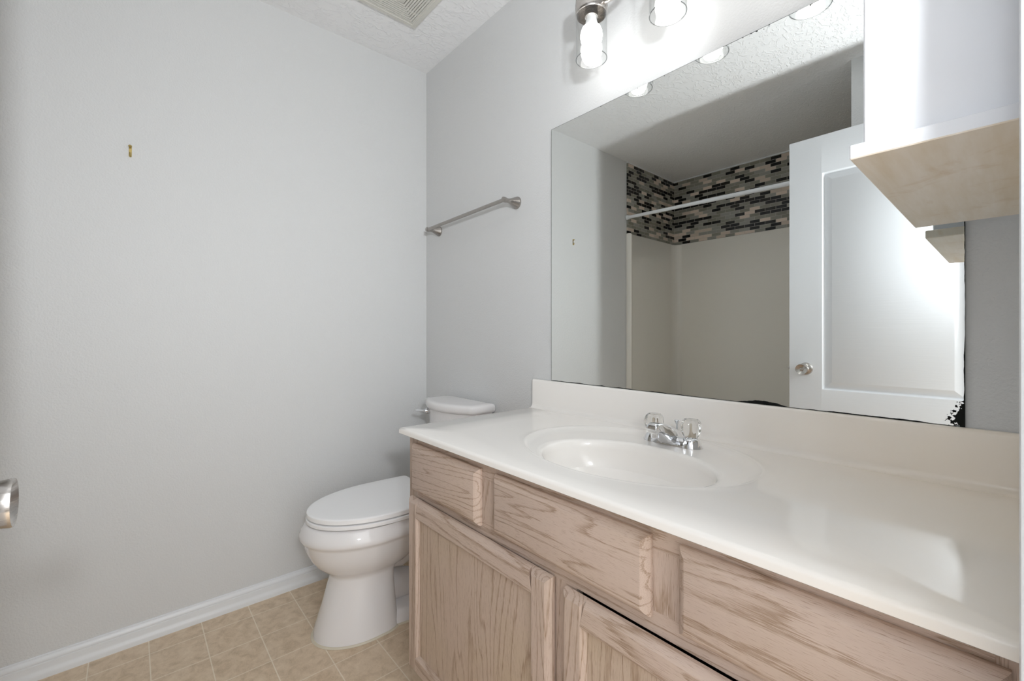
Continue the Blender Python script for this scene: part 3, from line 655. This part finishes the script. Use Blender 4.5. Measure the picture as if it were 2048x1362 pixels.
# ------------------------------------------------------------------ shallow wall cabinet at the right
WCX, WCY0, WCY1, WCZ = 1.909, -0.549, -0.086, 1.2955
wc = thing('wall_cabinet', 'shallow white wall cabinet hung over the right end of the counter', 'cabinet', (XR, -0.32, 1.28))
b = NB(); box(b, WCX, XR - 0.0005, WCY0, WCY1, WCZ, 2.06, 0.0015, 1); obj('body', b, M['cabinet_white'], wc)
b = NB(); box(b, 1.8985, XR - 0.0005, -0.5595, -0.0745, 1.2795, WCZ, 0.0012, 1, 0)
for f in b.faces:
    if f.normal.z < -0.5 or f.normal.y > 0.5: f.material_index = 1
k = obj('bottom_shelf', b, [M['cabinet_white'], M['board']], wc, 0); k['label'] = 'overhanging bottom board with yellowed raw underside'

# ------------------------------------------------------------------ vanity light
LXs = (1.190, 1.4365, 1.683); LY = -0.129
vl = thing('vanity_light', 'brushed nickel three lamp vanity light with clear glass cylinders', 'lamp', (LXs[1], 0, 2.12))
b = NB(); box(b, LXs[1] - 0.11, LXs[1] + 0.11, -0.022, -0.0005, 2.085, 2.205, 0.006); obj('backplate', b, M['nickel'], vl)
for i, lx in enumerate(LXs):
    b = NB()
    cp = [(0.0165, 2.108), (0.0445, 2.106), (0.0465, 2.103), (0.0465, 2.088), (0.0450, 2.086), (0.0465, 2.083), (0.0480, 2.078), (0.0465, 2.073), (0.0480, 2.068), (0.0465, 2.063), (0.0480, 2.058), (0.0470, 2.050), (0.0455, 2.047), (0.0440, 2.047), (0.0435, 2.060), (0.0430, 2.098), (0.0, 2.100)]
    lathe(b, [(r_, z_ - 0.014) for r_, z_ in cp], (lx, LY, 0), (0, 0, 1), 48, True, False)
    obj('lamp_cup', b, M['nickel'], vl, 35)
    b = NB(); lathe(b, [(0.0, 2.086), (0.0195, 2.086), (0.0190, 2.045), (0.0195, 2.027), (0.0180, 2.026), (0.0, 2.033)], (lx, LY, 0), (0, 0, 1), 32, False, False); obj('socket', b, M['nickel_v'], vl, 35)
    b = NB()
    if i == 1: tube(b, bez((lx, -0.015, 2.14), (lx, -0.08, 2.14), (lx, LY, 2.15), (lx, LY, 2.092)), 0.009, 16)
    else:
        s = 1 if i == 0 else -1
        tube(b, bez((lx + s * 0.044, LY, 2.050), (lx + s * 0.090, LY, 2.036), (lx + s * 0.115, LY + 0.02, 2.072), (lx + s * 0.15, LY + 0.05, 2.125), 12) + bez((lx + s * 0.15, LY + 0.05, 2.125), (lx + s * 0.17, LY + 0.065, 2.145), (LXs[1] - s * 0.075, -0.05, 2.150), (LXs[1] - s * 0.070, -0.018, 2.150), 10)[1:], 0.0088, 16)
    obj('arm', b, M['nickel'], vl)
    b = NB(); lathe(b, [(0.0425, 2.052), (0.0457, 2.052), (0.0460, 2.035), (0.0460, 1.903), (0.0444, 1.903), (0.0444, 2.035), (0.0425, 2.052)], (lx, LY, 0), (0, 0, 1), 56, False, False); k = obj('glass_shade', b, M['glass'], vl, 40); k['label'] = 'clear glass cylinder shade open at the bottom'
    b = NB(); lathe(b, [(0.0452 + 0.0012 * cos(a_), 1.902 + 0.0012 * sin(a_)) for a_ in [2 * PI * q_ / 10 for q_ in range(11)]], (lx, LY, 0), (0, 0, 1), 56, False, False); obj('glass_rim', b, M['glass_rim'], k, 60)
    b = NB(); lathe(b, [(0.0, 2.038), (0.0145, 2.038), (0.0155, 2.020), (0.0185, 2.006), (0.0195, 2.000)], (lx, LY, 0), (0, 0, 1), 32, False, True); bn = obj('bulb_collar', b, M['bulb_neck'], vl)
    b = NB(); lathe(b, [(0.0195, 2.000), (0.0270, 1.994), (0.0315, 1.982), (0.0326, 1.970), (0.0305, 1.957), (0.0268, 1.949), (0.0292, 1.941), (0.0312, 1.930), (0.0302, 1.918), (0.0260, 1.905), (0.0205, 1.895), (0.0125, 1.889), (0.0, 1.887)], (lx, LY, 0), (0, 0, 1), 32, True, False); k = obj('light_bulb', b, M['bulb'], vl, 60); k['label'] = 'glowing white bulb'
